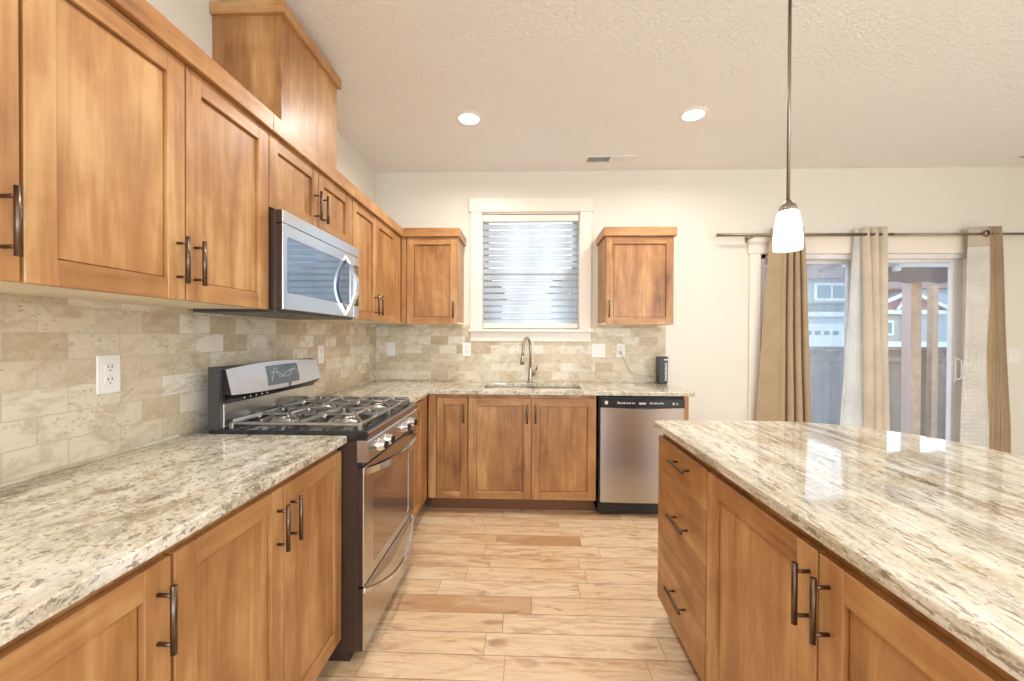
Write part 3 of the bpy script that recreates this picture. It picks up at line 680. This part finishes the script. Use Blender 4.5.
hy = m1-.155
b = MB(); b.bar([(-.957+.055*math.sin(PI*i/18), hy, 1.418+.315*i/18) for i in range(19)], .034, .012, up=(1, 0, .01)); b.build('handle', M['shiny'], md)
b = MB(); b.box(-.985, -.955, m1-.0705, m1, mz0, 1.7495, .003, 0); b.box(-.956, -.953, m1-.062, m1-.010, 1.475, 1.70, .001, 1)
for r in range(7):
    for k in range(3): b.box(-.9535, -.952, m1-.055+k*.015, m1-.045+k*.015, 1.49+r*.022, 1.502+r*.022, 0, 2)
b.box(-.9535, -.952, m1-.056, m1-.016, 1.662, 1.688, 0, 3)
b.build('keypad', [M['mwsteel'], M['black'], M['charcoal'], M['lcd']], mw)

# ------------------------------------------------------------------ dishwasher
dw = thing('dishwasher', 'stainless dishwasher with a black control strip under the corner worktop', 'dishwasher', (.84, 3.25, 0))
x0, x1 = .546, 1.144; yf = 2.972
MB().box(.534, x1, 3.000, YB-.012, .02, .872, .002).build('body', M['black'], dw)
def dface(u, v):
    return Vector((x0+u*(x1-x0), yf-.010*math.sin(PI*u)**.6*1.0, .108+v*(.795-.108)))
b = MB(); b.grid(dface, 24, 2)
for uu in (0, 1): b.grid(lambda u, v, uu=uu: Vector((x0+uu*(x1-x0), yf+.03*u, .108+v*.687)), 1, 1)
b.grid(lambda u, v: dface(u, 1).lerp(Vector((x0+u*(x1-x0), 3.0, .795)), v), 24, 1); b.grid(lambda u, v: dface(u, 0).lerp(Vector((x0+u*(x1-x0), 3.0, .108)), v), 24, 1)
b.build('door', M['steelv'], dw)
b = MB(); yc = yf-.012
b.prism([(x0, .862), (x1, .862), (x1, .800)]+[(x1-(x1-x0)*i/16, .800-.010*math.sin(PI*i/16)) for i in range(1, 16)]+[(x0, .800)], yc, 3.0, 'y', bev=.002)
cp = b.build('control_strip', M['black'], dw)
b = MB(); yy = yc-.0008
b.box(x0+.028, x0+.050, yy, yc+.001, .822, .846)
for xx, wd, hh in ((.118, .012, .014), (.134, .010, .009), (.148, .008, .009), (.160, .012, .011), (.176, .008, .009), (.188, .010, .009), (.202, .012, .010), (.222, .010, .009), (.236, .007, .009)): b.box(x0+xx, x0+xx+wd, yy, yc+.001, .826, .826+hh)
b.box(x0+.272, x0+.322, yy, yc+.001, .822, .836)
for i in range(8): b.box(x0+.350+i*.013, x0+.359+i*.013, yy, yc+.001, .826, .834+.004*(i % 3 == 0))
b.box(x0+.512, x0+.524, yy, yc+.001, .820, .838).box(x0+.536, x0+.550, yy, yc+.001, .822, .832); b.build('lettering', plain('pale grey print', (.62, .60, .55), .4), cp, kind='stuff')
b = MB(); b.box(x0+.245, x0+.375, yc-.0015, yc+.012, .787, .797, .002); b.build('grip_slot', M['slot'], cp)
MB().box(.536, x1, 3.012, 3.04, .012, .106, .002).box(.536, x1, 2.99, 3.012, .075, .106, .002).build('kick_plate', M['black'], dw)

# ------------------------------------------------------------------ sink and faucet
sk = thing('sink', 'stainless double-bowl sink set into the worktop below the window', 'sink', (.055, 3.265, CT-.22))
def bowl(x0, x1, y0, y1, n):
    b = MB(); R_ = rounded([(x0, y0), (x1, y0), (x1, y1), (x0, y1)], [.05]*4, 6)
    cx, cy = (x0+x1)/2, (y0+y1)/2
    t = bmesh.new(); rings = []
    for k, z in ((1.03, TZ0-.0008), (1.0, TZ0-.0012), (.985, TZ0-.17), (.93, TZ0-.19), (.2, TZ0-.195)):
        rings.append([t.verts.new((cx+(a-cx)*k, cy+(c_-cy)*k, z)) for a, c_ in R_])
    for A, B in zip(rings, rings[1:]):
        for i in range(len(A)): t.faces.new((A[i], A[(i+1) % len(A)], B[(i+1) % len(A)], B[i]))
    t.faces.new(rings[-1]); bmesh.ops.recalc_face_normals(t, faces=t.faces[:]); b._take(t, 0, True)
    o = b.build('bowl', M['shiny'], sk)
    MB().lathe([(.045, TZ0-.193), (.042, TZ0-.190), (.02, TZ0-.191), (0, TZ0-.194)], (cx, cy, 0), seg=24).build('drain', M['nickel'], o)
bowl(-.315, .045, 3.11, 3.42, 0); bowl(.065, .425, 3.11, 3.42, 1)
fc = thing('faucet', 'brushed nickel gooseneck faucet with a side lever behind the sink', 'faucet', (.04, 3.50, CT))
fx, fy = .04, 3.50
MB().lathe([(0, CT), (.028, CT), (.028, CT+.006), (.022, CT+.012), (.019, CT+.05), (.0165, CT+.12), (.014, CT+.135), (0, CT+.135)], (fx, fy, 0)).build('base', M['nickel'], fc)
P = [(fx, fy, CT+.12), (fx, fy, CT+.26), (fx-.002, fy-.004, CT+.30)]
for i in range(1, 13):
    a = PI*i/13; P.append((fx-.020+.020*math.cos(a)-.022*i/13, fy-.085+.085*math.cos(a), CT+.30+.085*math.sin(a)))
P += [(fx-.0625, fy-.1715, CT+.27), (fx-.065, fy-.174, CT+.24)]
MB().tube(P, .0115, seg=14).build('neck', M['nickel'], fc)
b = MB(); b.tube([(fx-.065, fy-.174, CT+.245), (fx-.067, fy-.178, CT+.205), (fx-.069, fy-.181, CT+.165)], .015, seg=14, rs=[.012, .0165, .018]); b.build('spray_head', M['nickel'], fc)
b = MB(); b.tube([(fx+.008, fy, CT+.055), (fx+.042, fy-.003, CT+.085), (fx+.052, fy-.004, CT+.10)], .014, seg=12, rs=[.013, .015, .012]); b.tube([(fx+.046, fy-.004, CT+.095), (fx+.055, fy-.010, CT+.13), (fx+.072, fy-.018, CT+.165)], .008, seg=10, rs=[.008, .0075, .006]); b.build('lever', M['nickel'], fc)

# ------------------------------------------------------------------ plates on the tiles
def plate(name, F, u, z, w, h, label, cat, kind, group='outlet and switch plates'):
    o = thing(name, label, cat, F.p(u, 0, z-h/2), group)
    mb = MB(); F.box(mb, u-w/2, u+w/2, 0, .006, z-h/2, z+h/2, .002); mb.build('plate', M['white'], o)
    if kind == 'duplex':
        for dz in (-.020, .020):
            mb = MB(); a = F.p(u, .0055, z+dz); ax = 'x' if F.d[1] == 'x' else 'y'; sg = -1 if F.d[0] == '-' else 1
            mb.lathe([(.0168, 0), (.0168, .002*sg), (.0155, .003*sg), (0, .003*sg)], a, ax, 20, 0, False)
            F.box(mb, u-.0075, u-.0048, .008, .0092, z+dz+.0005, z+dz+.009, 0, 1); F.box(mb, u+.0048, u+.0075, .008, .0092, z+dz+.0005, z+dz+.009, 0, 1); F.box(mb, u-.002, u+.002, .008, .0092, z+dz-.010, z+dz-.0055, 0, 1)
            mb.build('socket', [M['white'], M['slot']], o)
    else:
        n = kind
        for i in range(n):
            uc = u+(i-(n-1)/2)*.046; mb = MB(); F.box(mb, uc-.0165, uc+.0165, .005, .0085, z-.033, z+.033, .0015); F.box(mb, uc-.0165, uc+.0165, .0086, .0105, z+.001, z+.033, .0015)
            mb.build('rocker', M['white'], o)
    return o
FT = Face('+x', XW+.009); FTB = Face('-y', YB-.009); FWB = Face('-y', YB)
plate('wall_outlet', FT, 1.254, 1.180, .074, .122, 'white duplex outlet on the tiles over the speckled worktop', 'outlet', 'duplex')
plate('wall_outlet', FT, 2.60, 1.186, .074, .118, 'white outlet on the tiles just past the stove\'s console', 'outlet', 'duplex')
plate('light_switch', FTB, -1.198, 1.194, .074, .118, 'white switch plate on the tiles under the corner wall cabinet', 'switch', 1)
plate('wall_outlet', FTB, -.522, 1.194, .074, .118, 'white outlet on the tiles below the window\'s casing, corner side of the faucet', 'outlet', 'duplex')
plate('light_switch', FTB, .636, 1.190, .118, .118, 'wide white double switch on the tiles beside the corded outlet', 'switch', 2)
plate('wall_outlet', FTB, .828, 1.192, .074, .118, 'white outlet with a beige cord under the lone wall cabinet', 'outlet', 'duplex')
plate('light_switch', FWB, 4.125, 1.165, .118, .118, 'white double switch on the bare wall beyond the curtains', 'switch', 2)
# router on the worktop, its cord
rt = thing('router', 'black upright router at the worktop end, below the lone cabinet', 'router', (1.165, 3.49, CT))
b = MB(); b.box(1.118, 1.196, 3.46, 3.535, CT+.006, CT+.232, .006, 0, 2); b.box(1.125, 1.190, 3.468, 3.527, CT+.0005, CT+.008, .002); b.build('case', M['black'], rt)
b = MB()
for i in range(14): b.box(1.170, 1.186, 3.4585, 3.4605, CT+.03+i*.011, CT+.036+i*.011)
b.box(1.165, 1.190, 3.4585, 3.4605, CT+.20, CT+.212); b.build('front_grille', M['white'], rt, kind='stuff')
b = MB(); b.tube([(.828, YB-.020, 1.172), (.832, YB-.045, 1.160), (.850, YB-.045, 1.12), (.875, YB-.030, 1.06), (.91, YB-.020, 1.01), (.96, YB-.018, .985), (1.02, YB-.018, .975), (1.10, YB-.025, .970), (1.12, YB-.07, .970)], .0038, seg=8)
b.box(.816, .840, YB-.042, YB-.0155, 1.155, 1.187, .003); b.build('power_cord', M['cord'], label='thin beige power cord trailing across the tiles to the router', category='cord')

# ------------------------------------------------------------------ ceiling fittings
CAN = [(-.385, 2.718, 'round lit recessed light in the ceiling before the sink window'), (1.088, 2.708, 'round lit recessed light in the ceiling closer to the pendant lamp')]
for x, y, lab in CAN:
    o = thing('recessed_light', lab, 'ceiling light', (x, y, ZC), 'recessed ceiling lights')
    MB().lathe([(.066, -.001), (.068, -.006), (.088, -.005), (.092, -.0005)], (x, y, ZC), seg=40).build('trim_ring', M['white'], o)
    MB().lathe([(0, -.0035), (.067, -.0035), (.067, -.001), (0, -.001)], (x, y, ZC), seg=40).build('lens', M['can'], o)
# soft cones: two from the visible fittings, the rest unseen lamps added as fill
for x, y in [(c_[0], c_[1]) for c_ in CAN]+[(-.385, 1.1), (-.385, -.6), (1.088, -.6), (2.9, 1.4), (2.9, -.8), (1.2, -2.4)]:
    area('recessed_and_fill_lamp', (x, y, ZC-.008), (0, 0, 0),   .13, .13, 14.0 if y > 2 else 7.5, (1, .95, .88), 'DISK', math.radians(165))
def vent(x0, x1, y0, y1, label):
    o = thing('ceiling_vent', label, 'vent', ((x0+x1)/2, (y0+y1)/2, ZC-.006), 'ceiling vents')
    b = MB(); e = .022
    for a in ((x0, x1, y0, y0+e), (x0, x1, y1-e, y1), (x0, x0+e, y0+e, y1-e), (x1-e, x1, y0+e, y1-e), ((x0+x1)/2-.006, (x0+x1)/2+.006, y0+e, y1-e)): b.box(a[0], a[1], a[2], a[3], ZC-.007, ZC-.0005, .001)
    b.build('frame', M['white'], o)
    b = MB(); b.box(x0+e, x1-e, y0+e, y1-e, ZC-.0015, ZC-.0005, 0, 1); n = 6
    for i in range(n):
        y = y0+e+(y1-y0-2*e)*(i+.5)/n
        for a, c_, s_ in ((x0+e, (x0+x1)/2-.006, -1), ((x0+x1)/2+.006, x1-e, 1)): b.bar([(a, y, ZC-.004), (c_, y, ZC-.004)], .0012, .007, 0, (0, -s_*.7, .7))
    b.build('louvres', [M['white'], M['slot']], o)
vent(.475, .890, 3.29, 3.43, 'white louvred ceiling vent above the sink window and lone cabinet')
vent(3.90, 4.31, 3.29, 3.43, 'white ceiling vent in the corner above the curtain rod\'s end')
pd = thing('pendant_lamp', 'lit opal glass pendant lamp hanging on a thin rod over the island', 'pendant lamp', (1.01, 1.6, 1.64))
px, py = 1.003, 1.6
MB().tube([(px, py, 1.82), (px, py, ZC-.02)], .0062, seg=12).build('rod', M['rod'], pd)
MB().lathe([(0, ZC), (.06, ZC), (.06, ZC-.012), (.045, ZC-.024), (0, ZC-.024)], (px, py, 0)).build('ceiling_canopy', M['rod'], pd)
MB().lathe([(0, 1.832), (.010, 1.832), (.014, 1.822), (.028, 1.812), (.032, 1.790), (.030, 1.786), (0, 1.786)], (px, py, 0)).build('socket_cap', M['rod'], pd)
o = MB().lathe([(a*.86, z) for a, z in [(.027, 1.798), (.034, 1.797), (.044, 1.775), (.052, 1.735), (.0575, 1.690), (.0585, 1.665), (.056, 1.642), (.053, 1.642), (.055, 1.665), (.054, 1.690), (.049, 1.735), (.041, 1.773), (.027, 1.794)]], (px, py, 0), seg=40).build('glass_shade', M['shade'], pd)
MB().lathe([(0, 1.700), (.018, 1.705), (.026, 1.725), (.022, 1.750), (.013, 1.770), (.013, 1.785), (0, 1.785)], (px, py, 0), seg=20).build('bulb', glow('lit bulb', (1, .95, .85), 14), pd)

# ------------------------------------------------------------------ curtains
yr = YB-.10; zr = 2.172
cr = thing('curtain_rod', 'long pewter curtain rod above the sliding door', 'curtain rod', (3.0, yr, zr))
b = MB(); b.tube([(1.615, yr, zr), (3.05, yr, zr)], .0125, seg=14).tube([(3.04, yr, zr), (4.40, yr, zr)], .0105, seg=14); b.build('pole', M['rod'], cr)
b = MB(); b.lathe([(0, 0), (.0145, 0), (.0145, -.012), (0, -.014)], (1.617, yr, zr), 'x', 16); b.build('end_cap', M['rod'], cr)
for x in (1.90, 4.28):
    b = MB(); b.tube([(x, YB, zr-.02), (x, yr, zr-.02)], .006, seg=8); b.box(x-.012, x+.012, YB-.006, YB, zr-.045, zr+.015, .002); b.tube([(x, yr, zr-.022), (x, yr, zr)], .006, seg=8); b.build('bracket', M['rod'], cr)
def curtain(name, label, pan, head=None):
    """pan: list of (part name, material, top x0, x1, bottom x0, x1, folds, depth, phase, y shift)"""
    z0, z1 = .012, 2.232
    o = thing(name, label, 'curtain', ((pan[0][4]+pan[-1][5])/2, yr, z0), 'curtains')
    for nm, m, a0, a1, b0, b1, folds, dep, ph, dy in pan:
        def f(u, v):
            e = min(1, (1-v)*1.35); e = e**.8
            x0, x1 = a0+(b0-a0)*e, a1+(b1-a1)*e
            k = folds(u) if callable(folds) else folds*u
            wv = math.sin(2*PI*k+ph)
            x = x0+(x1-x0)*u + .012*math.sin(4*PI*k+ph)*(.5+.5*(1-v))
            y = yr+dy+dep*(.75+.45*(1-v))*wv + .006*math.sin(7*v+5*u)
            return Vector((x, y, z0+(z1-z0)*v))
        b = MB(); b.grid(f, 90, 40); ob = thick(b.build(nm, m if not head else [m, head], o), .003)
        if head and nm == 'lining':
            for f_ in ob.data.polygons: f_.material_index = 1 if f_.center.z > 2.04 else 0
    return o
cl = curtain('curtain', 'tan grommet curtain behind the pendant lamp, at one end of the door', [
    ('cloth', M['tan'], 2.055, 2.300, 1.945, 2.375, lambda u: .35*u if u < .42 else .147+(u-.42)*5.6, .026, 2.4, 0)])
cm = curtain('curtain', 'pale cream curtain gathered across the middle of the sliding door', [
    ('lining', M['sheer'], 2.77, 2.86, 2.665, 2.86, 1.5, .012, .3, .035),
    ('cloth', M['cream'], 2.795, 3.012, 2.835, 3.035, 3.2, .030, 1.0, 0)])
cr2 = curtain('curtain', 'tan curtain showing white quilted lining, next to the double switch', [
    ('lining', M['lining'], 3.655, 3.80, 3.615, 3.815, .5, .014, .8, .0),
    ('cloth', M['tan'], 3.785, 3.905, 3.79, 4.01, 3.4, .028, .5, 0)], M['linen'])
b = MB(); b.lathe([(.016, -.004), (.026, -.003), (.028, 0), (.026, .003), (.016, .004)], (3.77, yr-.022, zr), 'y', 24); b.build('grommet', M['bronze'], cr2)

# ------------------------------------------------------------------ outdoors, seen through the sliding door
GZ = -.42
MB().box(-6, 40, YB+.15, 60, GZ-.2, GZ).build('ground', M['ground'], kind='structure')
fn = thing('wood_fence', 'brown plank fence with a cap rail behind the sliding door', 'fence', (6, 7.05, GZ))
b = MB()
for i in range(62):
    x = 1.6+i*.142; b.box(x, x+.138, 7.04, 7.06, GZ, 1.10+.004*(i % 3), .002)
b.build('boards', M['fence'], fn)
MB().box(1.6, 10.4, 6.99, 7.10, 1.11, 1.17, .004).build('cap_rail', M['fence'], fn)
for x in (3.2, 5.0, 7.6, 9.4): MB().box(x, x+.09, 7.061, 7.15, GZ, 1.11, .003).build('post', M['fence'], fn)
MB().box(1.6, 10.4, 7.005, 7.04, .92, 1.0, .003).build('rail', M['fence'], fn)
pc = thing('patio_cover_post', 'thick pink-lit lumber post outside the sliding panel', 'post', (5.55, 6.07, GZ))
b = MB(); b.box(5.50, 5.645, 6.0, 6.145, GZ+.03, 2.55, .006); b.build('shaft', M['post'], pc)
MB().box(5.492, 5.50, 6.002, 6.143, GZ+.03, 2.55, .001).build('lit_face', M['litpost'], pc); MB().box(5.47, 5.675, 5.97, 6.175, GZ, GZ+.03, .004).build('footing', M['ground'], pc)  # thin pink sheet paints the light on the post's lit face
b = MB(); b.box(6.62, 6.72, 6.86, 6.96, GZ, 2.17, .006); b.build('fence_post', M['post'], label='thinner raw lumber post outside, standing beside the thick post', category='post')
aw = thing('awning', 'grey brown awning with a scalloped hem above the patio', 'awning', (5.6, 5.8, 2.03))
def hem(x): return 2.065+.028*abs(math.sin(PI*(x-4.85)/.42))
xs = [4.4+i*.03 for i in range(85)]
b = MB(); b.prism([(x, hem(x)) for x in xs]+[(xs[-1], 2.30), (xs[0], 2.30)], 5.795, 5.81, 'y'); b.build('valance', M['awning'], aw)
MB().box(4.4, 6.95, 5.76, 5.83, 2.29, 2.37, .004).build('front_bar', M['xwhite'], aw)
b = MB(); b.grid(lambda u, v: Vector((4.4+2.55*u, 5.83-1.75*v, 2.37+.45*v)), 1, 1); thick(b.build('canopy', M['awning'], aw), .01)
lp = thing('patio_light', 'small white lantern hung under the awning bar', 'lamp', (5.0, 5.70, 2.22))
b = MB(); b.lathe([(0, 2.22), (.04, 2.225), (.05, 2.25), (.045, 2.30), (.02, 2.32), (0, 2.32)], (5.02, 5.70, 0), seg=20); b.build('globe', M['xwhite'], lp)
MB().tube([(5.02, 5.70, 2.31), (5.02, 5.70, 2.37), (5.02, 5.77, 2.37)], .008, seg=8).build('hanger', M['xwhite'], lp)

# grey house with a garage
h = thing('neighbour_house', 'grey sided house with white garage door beyond the fence', 'house', (17.5, 27, GZ), 'houses beyond the fence')
b = MB(); b.box(14.2, 20.1, 25, 30, GZ, 2.62, 0, 0); b.box(14.2, 20.1, 25.25, 30, 2.62, 3.42, 0, 1); b.box(14.2, 20.1, 25, 30, 3.42, 5.1, 0, 2); b.build('walls', [M['siding2'], M['siding'], M['brick']], h)
b = MB()
for z in [2.62+.13*i for i in range(7)]: b.box(14.2, 20.1, 25.22, 25.26, z, z+.012)
for z in [3.45+.14*i for i in range(11)]: b.box(14.2, 20.1, 24.97, 25.01, z, z+.014)
b.build('lap_lines', M['siding'], h, kind='stuff')
b = MB(); b.box(14.2, 20.1, 24.85, 25.0, 2.62, 2.90); b.box(16.3, 19.3, 24.94, 25.0, 2.06, 2.2).box(19.1, 19.3, 24.94, 25, GZ, 2.1); b.build('trim_boards', M['xwhite'], h)
gd = MB().box(14.6, 19.0, 24.95, 25.0, GZ, 2.05, .01).build('garage_door', M['xwhite'], h)
for i in range(-2, 4): MB().box(16.74+i*.53, 17.08+i*.53, 24.93, 24.955, 1.52, 1.77, .004).build('garage_pane', M['xglass'], gd)
wn = MB(); wn.box(17.2, 19.25, 24.92, 25.0, 3.55, 4.62, .01); wn = wn.build('window_frame', M['xwhite'], h)
for a in (17.38, 18.28): MB().box(a, a+.78, 24.90, 24.925, 3.72, 4.47, .004).build('pane', M['xglass'], wn)
b = MB(); b.box(14.0, 20.3, 24.6, 25.0, 4.86, 5.22, 0, 0)
b.prism([(14.0, 5.22), (20.3, 5.22), (20.3, 7.7), (14.0, 5.45)], 24.6, 29.8, 'y', m=0)
for k in range(4): b.bar([(14.0+k*1.6, 24.58, 5.25), (20.2, 24.58, 5.25+(20.2-14.0-k*1.6)*.36)], .05, .07, 1)
b.build('roof', [M['roofm'], M['roofd']], h)
# red gabled house
h = thing('neighbour_house', 'red gabled house with white trim beyond the fence', 'house', (24, 27, GZ), 'houses beyond the fence')
b = MB(); b.box(21.0, 27.5, 25.3, 31, GZ, 2.8, 0, 0); b.box(23.2, 27.5, 25.1, 31, GZ, 4.3, 0, 1); b.prism([(20.4, 3.0), (25.0, 3.0), (22.7, 4.0)], 25.05, 25.3, 'y', m=2); b.build('walls', [plain('cream house wall', (.50, .46, .38), .8), M['siding2'], M['red']], h)
b = MB(); b.box(20.4, 25.0, 24.95, 25.1, 2.78, 3.03); b.bar([(20.2, 24.9, 3.0), (22.7, 24.9, 4.1), (25.2, 24.9, 3.0)], .25, .17); b.bar([(22.0, 24.88, 3.05), (22.6, 24.88, 3.9)], .1, .14); b.box(22.6, 22.75, 25.0, 25.15, GZ, 2.78); b.box(20.4, 27.5, 24.95, 25.1, .75, 1.15); b.build('trim_boards', M['xwhite'], h)
wn = MB().box(21.25, 22.1, 25.2, 25.3, 1.5, 2.42, .01).build('window_frame', M['xwhite'], h); MB().box(21.4, 21.95, 25.18, 25.21, 1.65, 2.27, .004).build('pane', M['xglass'], wn)
b = MB()
for z in [1.2+.16*i for i in range(19)]: b.box(23.2, 27.5, 25.07, 25.11, z, z+.02)
b.build('lap_lines', M['siding'], h, kind='stuff')
b = MB(); b.prism([(22.9, 4.3), (27.8, 4.3), (27.8, 4.45), (25.3, 6.2), (22.9, 4.45)], 24.8, 31, 'y'); b.build('roof', M['roofm'], h)
# house wall seen through the sink window
h = thing('neighbour_house', 'pale house glimpsed through the sink window\'s blind', 'house', (-1, 9.5, GZ), 'houses beyond the fence')
b = MB(); b.box(-6, -.75, 9, 13, GZ, 2.45, 0, 0); b.box(-.75, .8, 10, 13, GZ, 1.62, 0, 0); b.box(.8, 3.2, 9, 13, GZ, 2.6, 0, 0); b.build('walls', M['siding2'], h)
b = MB(); b.prism([(-6.3, 2.45), (-.55, 2.45), (-3.2, 3.6)], 8.8, 13, 'y').prism([(.6, 2.6), (3.4, 2.6), (2.0, 3.3)], 8.8, 13, 'y'); b.build('roof', M['roofm'], h)
